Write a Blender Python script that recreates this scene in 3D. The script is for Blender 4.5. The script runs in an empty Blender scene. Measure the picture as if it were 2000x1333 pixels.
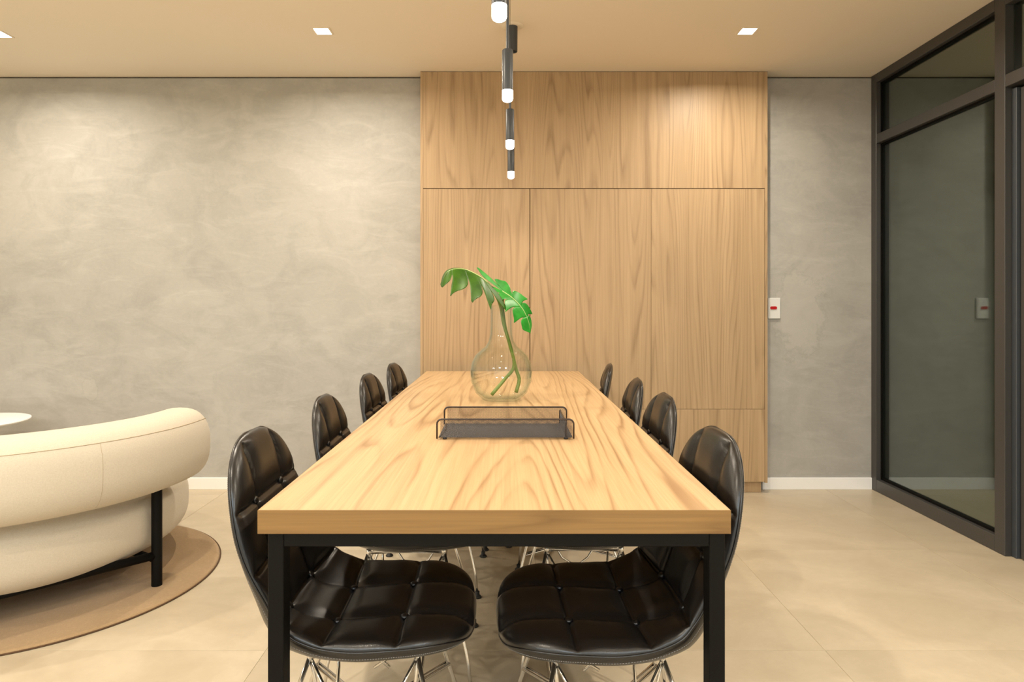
import bpy, bmesh, math, random
from mathutils import Vector, Matrix
random.seed(7)
S = bpy.context.scene
COL = S.collection
PI = math.pi

# ------------------------------------------------------------------ camera
FPX = 1298.0                       # focal length in pixels of the 2000 px frame
CAMH = 1.149
cam = bpy.data.cameras.new('camera')
cam.sensor_width = 36.0
cam.lens = FPX / 2000.0 * 36.0
cam.shift_x = 0.0055
cam.shift_y = -0.03475
cam.clip_start = 0.02
co = bpy.data.objects.new('camera', cam)
co.location = (0, 0, CAMH)
co.rotation_euler = (PI / 2, 0, 0)
COL.objects.link(co)
S.camera = co

# ------------------------------------------------------------------ world, exposure
w = bpy.data.worlds.new('world')
S.world = w
w.use_nodes = True
w.node_tree.nodes['Background'].inputs[0].default_value = (0.30, 0.36, 0.45, 1)
w.node_tree.nodes['Background'].inputs[1].default_value = 0.05
vs = S.view_settings
vs.view_transform = 'Standard'
vs.look = 'None'
vs.gamma = 1.0
vs.use_curve_mapping = False
vs.exposure = 0.0
S.cycles.use_denoising = True
S.cycles.adaptive_threshold = 0.02
S.cycles.max_bounces = 8
S.cycles.diffuse_bounces = 5
S.cycles.glossy_bounces = 4
S.cycles.transparent_max_bounces = 20
S.cycles.sample_clamp_indirect = 4.0
S.cycles.caustics_reflective = False
S.cycles.caustics_refractive = False

# light levels (watts) and colours
W_DOWN = 18.0          # each recessed downlight
W_PEND = 6.0          # each pendant
W_FILL = 56.0         # each added cool fill panel behind the camera
WARM = (1.0, 0.885, 0.72)
WARM_PEND = (1.0, 0.86, 0.66)
COOL = (0.72, 0.87, 1.0)

# room measures
CEIL = 2.58
YB = 4.155             # back wall
YF = -3.0              # wall behind the camera
XL = -4.2
XR = 2.28              # face of the glazed partition

# ------------------------------------------------------------------ helpers
def tag(o, label=None, cat=None, group=None, kind=None):
    if label: o['label'] = label
    if cat: o['category'] = cat
    if group: o['group'] = group
    if kind: o['kind'] = kind
    return o

def empty(name, loc=(0, 0, 0), rz=0.0):
    o = bpy.data.objects.new(name, None)
    o.location = loc
    o.rotation_euler = (0, 0, rz)
    o.empty_display_size = 0.05
    COL.objects.link(o)
    return o

def link(name, me, mat=None, parent=None, smooth=False):
    o = bpy.data.objects.new(name, me)
    COL.objects.link(o)
    if mat is not None and len(me.materials) == 0:
        me.materials.append(mat)
    if parent is not None:
        o.parent = parent
    if smooth:
        for p in me.polygons: p.use_smooth = True
    return o

def mesh(name, V, F):
    me = bpy.data.meshes.new(name)
    me.from_pydata([tuple(v) for v in V], [], F)
    me.update()
    return me

class MB:
    """collects shapes into one mesh"""
    def __init__(s): s.V = []; s.F = []
    def add(s, V, F):
        n = len(s.V)
        s.V += [tuple(v) for v in V]
        s.F += [tuple(i + n for i in f) for f in F]
        return s
    def box(s, x0, x1, y0, y1, z0, z1, b=0.0):
        if b <= 0:
            V = [(x, y, z) for z in (z0, z1) for y in (y0, y1) for x in (x0, x1)]
            F = [(0, 2, 3, 1), (4, 5, 7, 6), (0, 1, 5, 4), (2, 6, 7, 3), (0, 4, 6, 2), (1, 3, 7, 5)]
            return s.add(V, F)
        bm = bmesh.new()
        bmesh.ops.create_cube(bm, size=1.0)
        for v in bm.verts:
            v.co = Vector(((x0 + x1) / 2 + v.co.x * (x1 - x0), (y0 + y1) / 2 + v.co.y * (y1 - y0), (z0 + z1) / 2 + v.co.z * (z1 - z0)))
        bmesh.ops.bevel(bm, geom=bm.edges[:], offset=b, segments=2 if b > 0.003 else 1, affect='EDGES', profile=0.5)
        bm.verts.index_update()
        s.add([v.co[:] for v in bm.verts], [[v.index for v in f.verts] for f in bm.faces])
        bm.free()
        return s
    def tube(s, pts, r, n=8, closed=False, cap=True):
        pts = [Vector(p) for p in pts]
        N = len(pts)
        rr = r if isinstance(r, (list, tuple)) else [r] * N
        tang = []
        for i in range(N):
            if closed: t = pts[(i + 1) % N] - pts[i - 1]
            else: t = pts[min(i + 1, N - 1)] - pts[max(i - 1, 0)]
            tang.append(t.normalized())
        t0 = tang[0]
        a = Vector((0, 0, 1)) if abs(t0.z) < 0.9 else Vector((1, 0, 0))
        u = t0.cross(a).normalized()
        V = []; F = []
        for i in range(N):
            t = tang[i]
            u = (u - t * u.dot(t)).normalized()
            v = t.cross(u)
            for k in range(n):
                an = 2 * PI * k / n
                V.append(pts[i] + (u * math.cos(an) + v * math.sin(an)) * rr[i])
        M = N if closed else N - 1
        for i in range(M):
            j = (i + 1) % N
            for k in range(n):
                k2 = (k + 1) % n
                F.append((i * n + k, i * n + k2, j * n + k2, j * n + k))
        if cap and not closed:
            F.append(tuple(range(n - 1, -1, -1)))
            F.append(tuple((N - 1) * n + k for k in range(n)))
        return s.add(V, F)
    def lathe(s, prof, n=48, c=(0, 0, 0)):
        """prof: list of (r, z); r == 0 collapses to a pole"""
        V = []; rings = []
        for r, z in prof:
            if r < 1e-6:
                rings.append([len(V)] * n); V.append((c[0], c[1], c[2] + z))
            else:
                st = len(V)
                for k in range(n):
                    an = 2 * PI * k / n
                    V.append((c[0] + r * math.cos(an), c[1] + r * math.sin(an), c[2] + z))
                rings.append(list(range(st, st + n)))
        F = []
        for a, b in zip(rings, rings[1:]):
            for k in range(n):
                k2 = (k + 1) % n
                f = []
                for q in (a[k], a[k2], b[k2], b[k]):
                    if q not in f: f.append(q)
                if len(f) > 2: F.append(tuple(f))
        return s.add(V, F)
    def build(s, name, mat, parent=None, smooth=False, kind=None):
        o = link(name, mesh(name, s.V, s.F), mat, parent, smooth)
        if kind: o['kind'] = kind
        return o

def auto_smooth(o, deg=35):
    me = o.data
    for p in me.polygons: p.use_smooth = True
    bm = bmesh.new(); bm.from_mesh(me)
    for e in bm.edges:
        if len(e.link_faces) == 2 and e.calc_face_angle(0) > math.radians(deg): e.smooth = False
    bm.to_mesh(me); bm.free()
    return o

def spline(P, n):
    """Catmull-Rom through P, n samples at near-equal arc length"""
    P = [Vector(p) for p in P]
    Q = [P[0] * 2 - P[1]] + P + [P[-1] * 2 - P[-2]]
    out = []
    for i in range(1, len(Q) - 2):
        for k in range(40):
            t = k / 40
            a, b, c, d = Q[i - 1], Q[i], Q[i + 1], Q[i + 2]
            out.append(0.5 * ((2 * b) + (c - a) * t + (2 * a - 5 * b + 4 * c - d) * t * t + (3 * b - a - 3 * c + d) * t ** 3))
    out.append(P[-1])
    L = [0]
    for a, b in zip(out, out[1:]): L.append(L[-1] + (b - a).length)
    res = []; j = 0
    for k in range(n):
        s_ = L[-1] * k / (n - 1)
        while j < len(L) - 2 and L[j + 1] < s_: j += 1
        f = (s_ - L[j]) / max(L[j + 1] - L[j], 1e-9)
        res.append(out[j].lerp(out[j + 1], min(max(f, 0), 1)))
    return res, L[-1]

def copy_tree(o, parent=None):
    c = o.copy(); COL.objects.link(c)
    if parent is not None: c.parent = parent
    for ch in list(o.children): copy_tree(ch, c)
    return c

# ------------------------------------------------------------------ materials
class NT:
    def __init__(s, name):
        s.m = bpy.data.materials.new(name); s.m.use_nodes = True
        s.t = s.m.node_tree; s.n = s.t.nodes; s.l = s.t.links
        s.b = s.n['Principled BSDF']
    def node(s, typ, **kw):
        nd = s.n.new(typ)
        for k, v in kw.items():
            if k[0] == '_': setattr(nd, k[1:], v)
        return nd
    def inp(s, nd, key, v):
        if isinstance(v, bpy.types.NodeSocket): s.l.new(v, nd.inputs[key])
        else: nd.inputs[key].default_value = v
    def coord(s, kind='Object'): return s.n.new('ShaderNodeTexCoord').outputs[kind]
    def mapping(s, vec, scale=(1, 1, 1), loc=(0, 0, 0), rot=(0, 0, 0)):
        nd = s.n.new('ShaderNodeMapping'); s.l.new(vec, nd.inputs['Vector'])
        s.inp(nd, 'Scale', scale); s.inp(nd, 'Location', loc); s.inp(nd, 'Rotation', rot)
        return nd.outputs[0]
    def noise(s, vec, scale, detail=2, rough=0.5, dist=0.0):
        nd = s.n.new('ShaderNodeTexNoise'); s.l.new(vec, nd.inputs['Vector'])
        s.inp(nd, 'Scale', scale); s.inp(nd, 'Detail', detail); s.inp(nd, 'Roughness', rough); s.inp(nd, 'Distortion', dist)
        return nd.outputs['Fac']
    def math(s, op, a, b=0.0, c=0.0):
        nd = s.n.new('ShaderNodeMath'); nd.operation = op
        s.inp(nd, 0, a); s.inp(nd, 1, b); s.inp(nd, 2, c)
        return nd.outputs[0]
    def vmath(s, op, a, b):
        nd = s.n.new('ShaderNodeVectorMath'); nd.operation = op
        s.inp(nd, 0, a); s.inp(nd, 1, b)
        return nd.outputs[0]
    def ramp(s, fac, stops, interp='LINEAR'):
        nd = s.n.new('ShaderNodeValToRGB'); s.l.new(fac, nd.inputs[0])
        cr = nd.color_ramp; cr.interpolation = interp
        while len(cr.elements) < len(stops): cr.elements.new(0.5)
        for e, (p, c) in zip(cr.elements, stops):
            e.position = p
            e.color = (c, c, c, 1) if isinstance(c, (int, float)) else (*c, 1)
        return nd.outputs[0]
    def mix(s, fac, a, b, mode='MIX'):
        nd = s.n.new('ShaderNodeMix'); nd.data_type = 'RGBA'; nd.blend_type = mode
        s.inp(nd, 0, fac)
        s.inp(nd, 6, a if isinstance(a, bpy.types.NodeSocket) else (*a, 1))
        s.inp(nd, 7, b if isinstance(b, bpy.types.NodeSocket) else (*b, 1))
        return nd.outputs[2]
    def bump(s, h, strength=0.2, dist=0.01):
        nd = s.n.new('ShaderNodeBump'); s.l.new(h, nd.inputs['Height'])
        s.inp(nd, 'Strength', strength); s.inp(nd, 'Distance', dist)
        s.l.new(nd.outputs[0], s.b.inputs['Normal'])
    def set(s, **kw):
        for k, v in kw.items():
            k = k.replace('_', ' ')
            if k in ('Base Color', 'Emission Color', 'Specular Tint') and not isinstance(v, bpy.types.NodeSocket): v = (*v, 1)
            s.inp(s.b, k, v)
        return s.m

def srgb(r, g, b):
    f = lambda c: (c / 255 / 12.92) if c / 255 <= 0.04045 else ((c / 255 + 0.055) / 1.055) ** 2.4
    return (f(r), f(g), f(b))

def flat(name, col, rough=0.5, metal=0.0, **kw):
    t = NT(name)
    return t.set(Base_Color=col, Roughness=rough, Metallic=metal, **kw)

def mat_wood(name, axis, light, mid, dark, scale=1.0, contrast=0.75, rings=13.0, rough=0.42, seed=0.0, along=0.17):
    """contour-line grain: level lines of a stretched noise give the cathedral figure"""
    t = NT(name)
    co_ = t.coord('Object')
    oi = t.node('ShaderNodeObjectInfo')
    off = t.math('MULTIPLY', oi.outputs['Random'], 17.0)
    cb = t.node('ShaderNodeCombineXYZ')
    for k in range(3): t.inp(cb, k, off)
    v = t.vmath('ADD', co_, cb.outputs[0])
    sc = [2.6 * scale] * 3; sc[axis] = along * scale
    vm = t.mapping(v, tuple(sc), (seed, seed, seed))
    n1 = t.noise(vm, 1.0, 1.0, 0.4, 0.15)
    wob = t.noise(t.mapping(v, tuple(q * 5 for q in sc)), 1.0, 2, 0.6)
    val = t.math('ADD', t.math('MULTIPLY', n1, rings), t.math('MULTIPLY', wob, 0.8))
    fr = t.math('FRACT', val)
    line = t.ramp(fr, [(0.0, 0.35), (0.10, 0.0), (0.62, 0.12), (0.90, 1.0), (1.0, 0.35)], 'LINEAR')
    ls = [14.0 * scale] * 3; ls[axis] = 0.9 * scale
    amp = t.ramp(t.noise(t.mapping(v, tuple(ls)), 1.0, 2, 0.5), [(0.35, 0.15), (0.65, 1.0)])
    fs = [190.0] * 3; fs[axis] = 2.2
    fib = t.noise(t.mapping(v, tuple(fs)), 1.0, 4, 0.65)
    bs = [11.0 * scale] * 3; bs[axis] = 0.2 * scale
    band = t.noise(t.mapping(v, tuple(bs)), 1.0, 3, 0.55)
    c1 = t.mix(t.ramp(band, [(0.3, 0.0), (0.7, 1.0)]), light, mid)
    c2 = t.mix(t.math('MULTIPLY', t.math('MULTIPLY', line, amp), contrast), c1, dark)
    fr2 = t.ramp(fib, [(0.34, 0.0), (0.60, 1.0)])
    c3 = t.mix(t.math('MULTIPLY', t.math('SUBTRACT', 1.0, fr2), 0.26), c2, dark)
    t.bump(fib, 0.08, 0.002)
    return t.set(Base_Color=c3, Roughness=rough, Specular_IOR_Level=0.35)

OAK_L, OAK_M, OAK_D = (0.50, 0.355, 0.21), (0.43, 0.30, 0.172), (0.235, 0.15, 0.08)
M_CAB = mat_wood('cabinet_veneer', 2, OAK_L, OAK_M, OAK_D, 1.6, 0.66, 27.0)
M_TOP = mat_wood('tabletop_laminate', 1, (0.58, 0.40, 0.22), (0.52, 0.345, 0.18), (0.25, 0.138, 0.058), 1.25, 0.88, 27.0, 0.38, 3.0, 0.24)
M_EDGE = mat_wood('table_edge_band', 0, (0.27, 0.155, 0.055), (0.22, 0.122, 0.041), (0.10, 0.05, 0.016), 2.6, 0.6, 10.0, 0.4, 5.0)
M_PLINTH = mat_wood('plinth_veneer', 2, OAK_L, OAK_M, OAK_D, 1.6, 0.6, 27.0)

def mat_cement():
    t = NT('burnt_cement')
    c = t.coord('Object')
    big = t.noise(c, 0.9, 4, 0.55, 0.6)
    medn = t.noise(t.mapping(c, (1, 1, 1.25), (3, 0, 1), (0, 0.5, 0)), 3.2, 6, 0.62, 1.3)
    tro = t.noise(t.mapping(c, (1.0, 1.0, 3.2), (0, 0, 0), (0, 0.7, 0)), 3.4, 6, 0.6, 1.4)
    fine = t.noise(c, 45, 4, 0.6)
    base = t.mix(t.ramp(big, [(0.3, 0.0), (0.7, 1.0)]), srgb(166, 164, 160), srgb(181, 179, 174))
    base = t.mix(t.math('MULTIPLY', t.ramp(medn, [(0.36, 1.0), (0.56, 0.0)]), 0.34), base, srgb(142, 141, 136))
    base = t.mix(t.math('MULTIPLY', t.ramp(tro, [(0.50, 0.0), (0.74, 1.0)]), 0.36), base, srgb(195, 195, 190))
    base = t.mix(t.math('MULTIPLY', t.ramp(fine, [(0.4, 0.0), (0.7, 1.0)]), 0.10), base, srgb(205, 198, 184))
    # patched plaster beside the switch and a round patch low on the left: stains with their own outline
    for (px, pz, sx, sz, col, amt) in ((1.83, 1.10, 0.17, 0.27, srgb(187, 185, 179), 0.42), (-2.6, 0.615, 0.055, 0.07, srgb(190, 187, 180), 0.25)):
        dv = t.mapping(c, (1 / sx, 0, 1 / sz), (-px / sx, 0, -pz / sz))
        nd = t.node('ShaderNodeVectorMath'); nd.operation = 'LENGTH'; t.l.new(dv, nd.inputs[0])
        ed = t.noise(t.mapping(c, (1, 1, 1)), 14, 4, 0.6)
        d = t.math('ADD', nd.outputs['Value'], t.math('MULTIPLY', t.math('SUBTRACT', ed, 0.5), 1.6))
        base = t.mix(t.math('MULTIPLY', t.ramp(d, [(0.80, 1.0), (0.95, 0.0)]), amt), base, col)
        base = t.mix(t.math('MULTIPLY', t.ramp(d, [(0.82, 0.0), (0.97, 1.0), (1.0, 1.0)]), t.ramp(d, [(0.99, 0.13), (1.0, 0.0)])), base, srgb(126, 122, 115))
    h = t.math('ADD', t.math('MULTIPLY', tro, 0.7), t.math('MULTIPLY', fine, 0.2))
    t.bump(h, 0.18, 0.01)
    return t.set(Base_Color=base, Roughness=0.62, Specular_IOR_Level=0.3)
M_CEM = mat_cement()

def mat_tile():
    t = NT('porcelain_tile')
    c = t.coord('Object')
    oi = t.node('ShaderNodeObjectInfo')
    cb = t.node('ShaderNodeCombineXYZ')
    off = t.math('MULTIPLY', oi.outputs['Random'], 23.0)
    for k in range(3): t.inp(cb, k, off)
    v = t.vmath('ADD', c, cb.outputs[0])
    n1 = t.noise(t.mapping(v, (1.0, 1.6, 1.0), (0, 0, 0), (0, 0, 0.4)), 2.2, 6, 0.6, 0.8)
    n2 = t.noise(v, 30, 4, 0.65)
    base = t.mix(t.ramp(n1, [(0.32, 0.0), (0.7, 1.0)]), srgb(184, 170, 146), srgb(202, 189, 166))
    base = t.mix(t.math('MULTIPLY', t.ramp(n2, [(0.4, 1.0), (0.6, 0.0)]), 0.14), base, srgb(172, 158, 135))
    hv = t.math('ADD', t.math('MULTIPLY', oi.outputs['Random'], 0.06), 0.97)
    hs = t.node('ShaderNodeHueSaturation'); t.inp(hs, 'Value', hv); t.l.new(base, hs.inputs['Color'])
    ro = t.math('ADD', t.math('MULTIPLY', n1, 0.14), 0.26)
    t.bump(n2, 0.03, 0.002)
    return t.set(Base_Color=hs.outputs[0], Roughness=ro, Specular_IOR_Level=0.4)
M_TILE = mat_tile()
M_GROUT = flat('grout', srgb(206, 192, 165), 0.8)

def mat_paint(name, col, rough=0.6):
    t = NT(name)
    n = t.noise(t.coord('Object'), 60, 3, 0.6)
    t.bump(n, 0.03, 0.002)
    return t.set(Base_Color=col, Roughness=rough, Specular_IOR_Level=0.25)
M_CEIL = mat_paint('ceiling_paint', srgb(236, 226, 210), 0.8)
M_WHITE = mat_paint('white_paint', srgb(246, 247, 248), 0.4)
M_PAINTW = mat_paint('wall_paint', srgb(214, 208, 196), 0.7)
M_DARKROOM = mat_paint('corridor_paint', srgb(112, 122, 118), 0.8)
M_GAP = flat('shadow_gap', (0.035, 0.022, 0.015), 0.7)
M_CARC = flat('cabinet_inside', (0.10, 0.055, 0.025), 0.7)

def mat_metal_paint(name, col, rough, spec=0.5):
    t = NT(name)
    n = t.noise(t.coord('Object'), 300, 2, 0.6)
    t.bump(n, 0.05, 0.001)
    return t.set(Base_Color=col, Roughness=rough, Specular_IOR_Level=spec)
M_BLACK = mat_metal_paint('black_powder_coat', (0.004, 0.0035, 0.003), 0.55, 0.12)
M_BRONZE = mat_metal_paint('bronze_aluminium', (0.052, 0.050, 0.048), 0.36, 0.5)
M_LAMP = mat_metal_paint('black_lamp_metal', (0.050, 0.057, 0.067), 0.40, 0.5)
M_CHROME = flat('chrome_wire', (0.72, 0.70, 0.67), 0.12, 1.0)
M_RUBBER = flat('black_rubber', (0.012, 0.012, 0.012), 0.6)

def mat_leather():
    t = NT('black_leather')
    c = t.coord('Object')
    vo = t.node('ShaderNodeTexVoronoi'); t.l.new(c, vo.inputs['Vector']); t.inp(vo, 'Scale', 420.0)
    n = t.noise(c, 25, 3, 0.6)
    h = t.math('ADD', t.math('MULTIPLY', vo.outputs['Distance'], 0.5), t.math('MULTIPLY', n, 0.8))
    t.bump(h, 0.10, 0.002)
    ro = t.math('ADD', t.math('MULTIPLY', n, 0.10), 0.26)
    return t.set(Base_Color=(0.007, 0.0062, 0.006), Roughness=ro, Specular_IOR_Level=0.55)
M_LEATHER = mat_leather()
M_THREAD = flat('grey_thread', (0.25, 0.24, 0.23), 0.7)

def mat_fabric(name, c1, c2, sc=900.0, bump=0.25, rough=0.95):
    t = NT(name)
    c = t.coord('Object')
    a = t.noise(t.mapping(c, (1, 1, 0.25)), sc, 2, 0.6)
    b = t.noise(t.mapping(c, (0.25, 0.25, 1)), sc, 2, 0.6)
    m = t.math('MAXIMUM', a, b)
    lo = t.noise(c, 6, 3, 0.5)
    base = t.mix(t.ramp(m, [(0.35, 0.0), (0.75, 1.0)]), c1, c2)
    base = t.mix(t.math('MULTIPLY', lo, 0.2), base, c1)
    t.bump(m, bump, 0.003)
    return t.set(Base_Color=base, Roughness=rough, Specular_IOR_Level=0.15, Sheen_Weight=0.2)
M_SOFA = mat_fabric('cream_fabric', srgb(190, 180, 163), srgb(206, 197, 181), 520.0, 0.12)
M_SEAM = flat('cream_seam', srgb(178, 160, 130), 0.9)
M_RUG = mat_fabric('tan_rug_pile', srgb(152, 126, 94), srgb(172, 146, 111), 330.0, 0.35)
M_RUGEDGE = flat('dark_rug_binding', srgb(84, 60, 38), 0.9)

def mat_emit(name, col, strength):
    t = NT(name)
    return t.set(Base_Color=(0.9, 0.9, 0.9), Emission_Color=col, Emission_Strength=strength)
M_LENS = mat_emit('downlight_lens', (1.0, 0.90, 0.70), 14.0)
M_BULB = mat_emit('pendant_diffuser', (1.0, 0.95, 0.86), 9.0)
M_FILL = mat_emit('fill_panel_glow', (0.86, 0.94, 1.0), 2.0)  # glowing face of the added fill panels

def mat_thin_glass(name, tint, ior, rough=0.0, edge=None, gloss=(1, 1, 1)):
    t = NT(name)
    t.n.remove(t.b)
    tr = t.node('ShaderNodeBsdfTransparent'); gl = t.node('ShaderNodeBsdfGlossy'); mx = t.node('ShaderNodeMixShader')
    fz = t.node('ShaderNodeFresnel')
    gm = t.node('ShaderNodeNewGeometry')
    t.inp(fz, 'IOR', t.math('ADD', ior, t.math('MULTIPLY', gm.outputs['Backfacing'], 1.0 / ior - ior)))
    if edge is not None:
        lw = t.node('ShaderNodeLayerWeight'); t.inp(lw, 'Blend', 0.5)
        col = t.mix(t.ramp(lw.outputs['Facing'], [(0.35, 0.0), (1.0, 1.0)]), tint, edge)
        t.l.new(col, tr.inputs[0])
    else:
        tr.inputs[0].default_value = (*tint, 1)
    gl.inputs[0].default_value = (*gloss, 1); gl.inputs['Roughness'].default_value = rough
    t.l.new(fz.outputs[0], mx.inputs[0]); t.l.new(tr.outputs[0], mx.inputs[1]); t.l.new(gl.outputs[0], mx.inputs[2])
    t.l.new(mx.outputs[0], t.n['Material Output'].inputs[0])
    return t.m
M_VASE = mat_thin_glass('clear_glass', (0.985, 0.995, 0.99), 1.36, 0.0, (0.72, 0.81, 0.77))
M_PANE = mat_thin_glass('smoked_pane', (0.68, 0.73, 0.71), 2.05, gloss=(0.95, 1.0, 0.98))

def mat_leaf(name, c1, c2, vein):
    t = NT(name)
    c = t.coord('Object')
    n = t.noise(c, 22, 3, 0.55)
    base = t.mix(t.ramp(n, [(0.35, 0.0), (0.65, 1.0)]), c1, c2)
    tl = t.node('ShaderNodeBsdfTranslucent'); t.l.new(base, tl.inputs[0])
    mx = t.node('ShaderNodeMixShader'); mx.inputs[0].default_value = 0.28
    t.set(Base_Color=base, Roughness=0.33, Specular_IOR_Level=0.5)
    t.l.new(t.b.outputs[0], mx.inputs[1]); t.l.new(tl.outputs[0], mx.inputs[2])
    t.l.new(mx.outputs[0], t.n['Material Output'].inputs[0])
    return t.m
M_LEAF_A = mat_leaf('olive_green_leaf', (0.030, 0.105, 0.002), (0.056, 0.17, 0.004), None)
M_LEAF_B = mat_leaf('bright_green_leaf', (0.025, 0.27, 0.025), (0.05, 0.42, 0.05), None)
M_STEM = flat('green_stem', (0.13, 0.20, 0.03), 0.4)
M_RIB = flat('pale_green_rib', (0.42, 0.56, 0.20), 0.4)
M_SWITCH = flat('white_switch_plastic', (0.80, 0.81, 0.80), 0.3)
M_RED = flat('red_switch_button', (0.50, 0.004, 0.008), 0.3)
M_MESH = mat_metal_paint('grey_wire_mesh', (0.055, 0.050, 0.052), 0.35, 0.6)
M_TRAYWIRE = mat_metal_paint('dark_brown_wire', (0.030, 0.019, 0.014), 0.35, 0.5)

# ------------------------------------------------------------------ the room
XC = 4.6    # far wall of the dark corridor behind the glazing
floor = MB().box(XL - 0.1, XC + 0.1, YF - 0.1, YB + 0.2, -0.10, -0.0015).build('floor', M_GROUT)
tag(floor, 'beige square porcelain tile floor with pale joints', kind='structure')
PX, PY = 0.93, 0.907
gx = [1.99 + PX * k for k in range(-8, 4)]
gy = [3.12 + PY * k for k in range(-8, 3)]
J = 0.0009
for x0 in gx:
    for y0 in gy:
        a0, a1 = max(x0 + J, XL), min(x0 + PX - J, XC)
        b0, b1 = max(y0 + J, YF), min(y0 + PY - J, YB)
        if a1 - a0 < 0.03 or b1 - b0 < 0.03: continue
        MB().box(a0, a1, b0, b1, -0.0015, 0.0, 0.0006).build('tile', M_TILE, floor)

GAP = 0.010
o = MB().box(XL - 0.1, XC + 0.1, YB, YB + 0.15, -0.009, CEIL - GAP).build('wall_back', M_CEM)
tag(o, 'grey burnt-cement wall with trowel marks behind the table', kind='structure')
o = MB().box(XL - 0.1, XC + 0.1, YB + 0.012, YB + 0.15, CEIL - GAP, CEIL).build('trim_1', M_GAP)
tag(o, 'dark shadow gap between cement wall and ceiling', kind='structure')
o = MB().box(XL - 0.15, XC + 0.15, YF - 0.15, YB + 0.15, CEIL, CEIL + 0.1).build('ceiling', M_CEIL)
tag(o, 'plain warm white plaster ceiling', kind='structure')
o = MB().box(XL - 0.15, XL, YF - 0.15, YB, -0.009, CEIL).build('wall_left', M_PAINTW)
tag(o, 'plain pale wall at the left end of the room', kind='structure')
o = MB().box(XL, XC, YF - 0.15, YF, -0.009, CEIL).build('wall_front', M_PAINTW)
tag(o, 'plain pale wall opposite the cement wall', kind='structure')
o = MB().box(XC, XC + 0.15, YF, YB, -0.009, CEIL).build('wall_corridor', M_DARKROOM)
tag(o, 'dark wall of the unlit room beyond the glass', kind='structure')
o = MB().box(XR, XR + 0.08, YF, 1.95, -0.009, CEIL).build('wall_right', M_PAINTW)
tag(o, 'plain pale wall to the right of the glass door', kind='structure')

# cabinet measures are needed for the baseboards
CX0, CX1, CY = -0.525, 1.594, 4.056
o = MB().box(XL, CX0 - 0.002, YB - 0.013, YB, 0, 0.074, 0.002).build('baseboard_back_left', M_WHITE)
tag(o, 'white baseboard along the cement wall left of the wood cabinet', kind='structure')
o = MB().box(CX1 + 0.002, XR, YB - 0.013, YB, 0, 0.074, 0.002).build('baseboard_back_right', M_WHITE)
tag(o, 'white baseboard between the wood cabinet and the glass partition', kind='structure')

# glazed partition on the right
win = empty('window_1', (XR, 3.6, 0))
tag(win, 'bronze framed glass partition with transom light beside the cement wall', kind='structure')
def wbox(name, mat, parent, x0, x1, y0, y1, z0, z1, b=0.0):
    m = MB().box(x0, x1, y0, y1, z0, z1, b)
    L = parent.location
    m.V = [(v[0] - L[0], v[1] - L[1], v[2] - L[2]) for v in m.V]
    return m.build(name, mat, parent)
DX = 0.085
Y_J, Y_P0, Y_P1 = 4.098, 3.105, 3.040
wbox('stile', M_BRONZE, win, XR, XR + DX, Y_J, YB - 0.001, 0, CEIL, 0.002)
wbox('stile', M_BRONZE, win, XR, XR + DX, Y_P1, Y_P0, 0, CEIL, 0.002)
wbox('rail', M_BRONZE, win, XR + 0.001, XR + DX, Y_P0, Y_J, CEIL - 0.055, CEIL, 0.002)
wbox('rail', M_BRONZE, win, XR + 0.001, XR + DX, Y_P0, Y_J, 2.148, 2.205, 0.002)
wbox('rail', M_BRONZE, win, XR + 0.001, XR + DX, Y_P0, Y_J, 0, 0.075, 0.002)
for z0, z1 in ((0.075, 2.148), (2.205, CEIL - 0.055)):
    wbox('pane', M_PANE, win, XR + 0.040, XR + 0.046, Y_P0, Y_J, z0, z1)
    for (ya, yb) in ((Y_P0, Y_P0 + 0.006), (Y_J - 0.006, Y_J)):
        wbox('glazing_bead', M_BLACK, win, XR + 0.028, XR + 0.039, ya, yb, z0, z1)
    for (za, zb) in ((z0, z0 + 0.012), (z1 - 0.012, z1)):
        wbox('glazing_bead', M_BLACK, win, XR + 0.028, XR + 0.039, Y_P0 + 0.012, Y_J - 0.012, za, zb)

door = empty('door_1', (XR, 2.5, 0))
tag(door, 'bronze framed glass door set back beside the glass partition', kind='structure')
D0 = 2.03
wbox('jamb', M_LAMP, door, XR + 0.030, XR + DX, Y_P1 - 0.030, Y_P1 - 0.001, 0, 2.14, 0.002)
wbox('jamb', M_BRONZE, door, XR, XR + DX, 1.951, D0, 0, CEIL, 0.002)
wbox('head_rail', M_BRONZE, door, XR, XR + DX, D0, Y_P1 - 0.001, 2.148, 2.205, 0.002)
wbox('top_rail', M_BRONZE, door, XR, XR + DX, D0, Y_P1 - 0.001, CEIL - 0.055, CEIL, 0.002)
wbox('transom_pane', M_PANE, door, XR + 0.040, XR + 0.046, D0, Y_P1 - 0.001, 2.205, CEIL - 0.055)
lx0, lx1 = XR + 0.042, XR + 0.080
wbox('door_stile', M_BRONZE, door, lx0, lx1, 2.90, 3.000, 0.008, 2.135, 0.002)
wbox('door_stile', M_BRONZE, door, lx0, lx1, D0 + 0.004, D0 + 0.09, 0.008, 2.135, 0.002)
wbox('door_rail', M_BRONZE, door, lx0, lx1, D0 + 0.09, 2.90, 0.008, 0.11, 0.002)
wbox('door_rail', M_BRONZE, door, lx0, lx1, D0 + 0.09, 2.90, 2.05, 2.135, 0.002)
wbox('door_pane', M_PANE, door, XR + 0.058, XR + 0.064, D0 + 0.09, 2.90, 0.11, 2.05)

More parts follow.
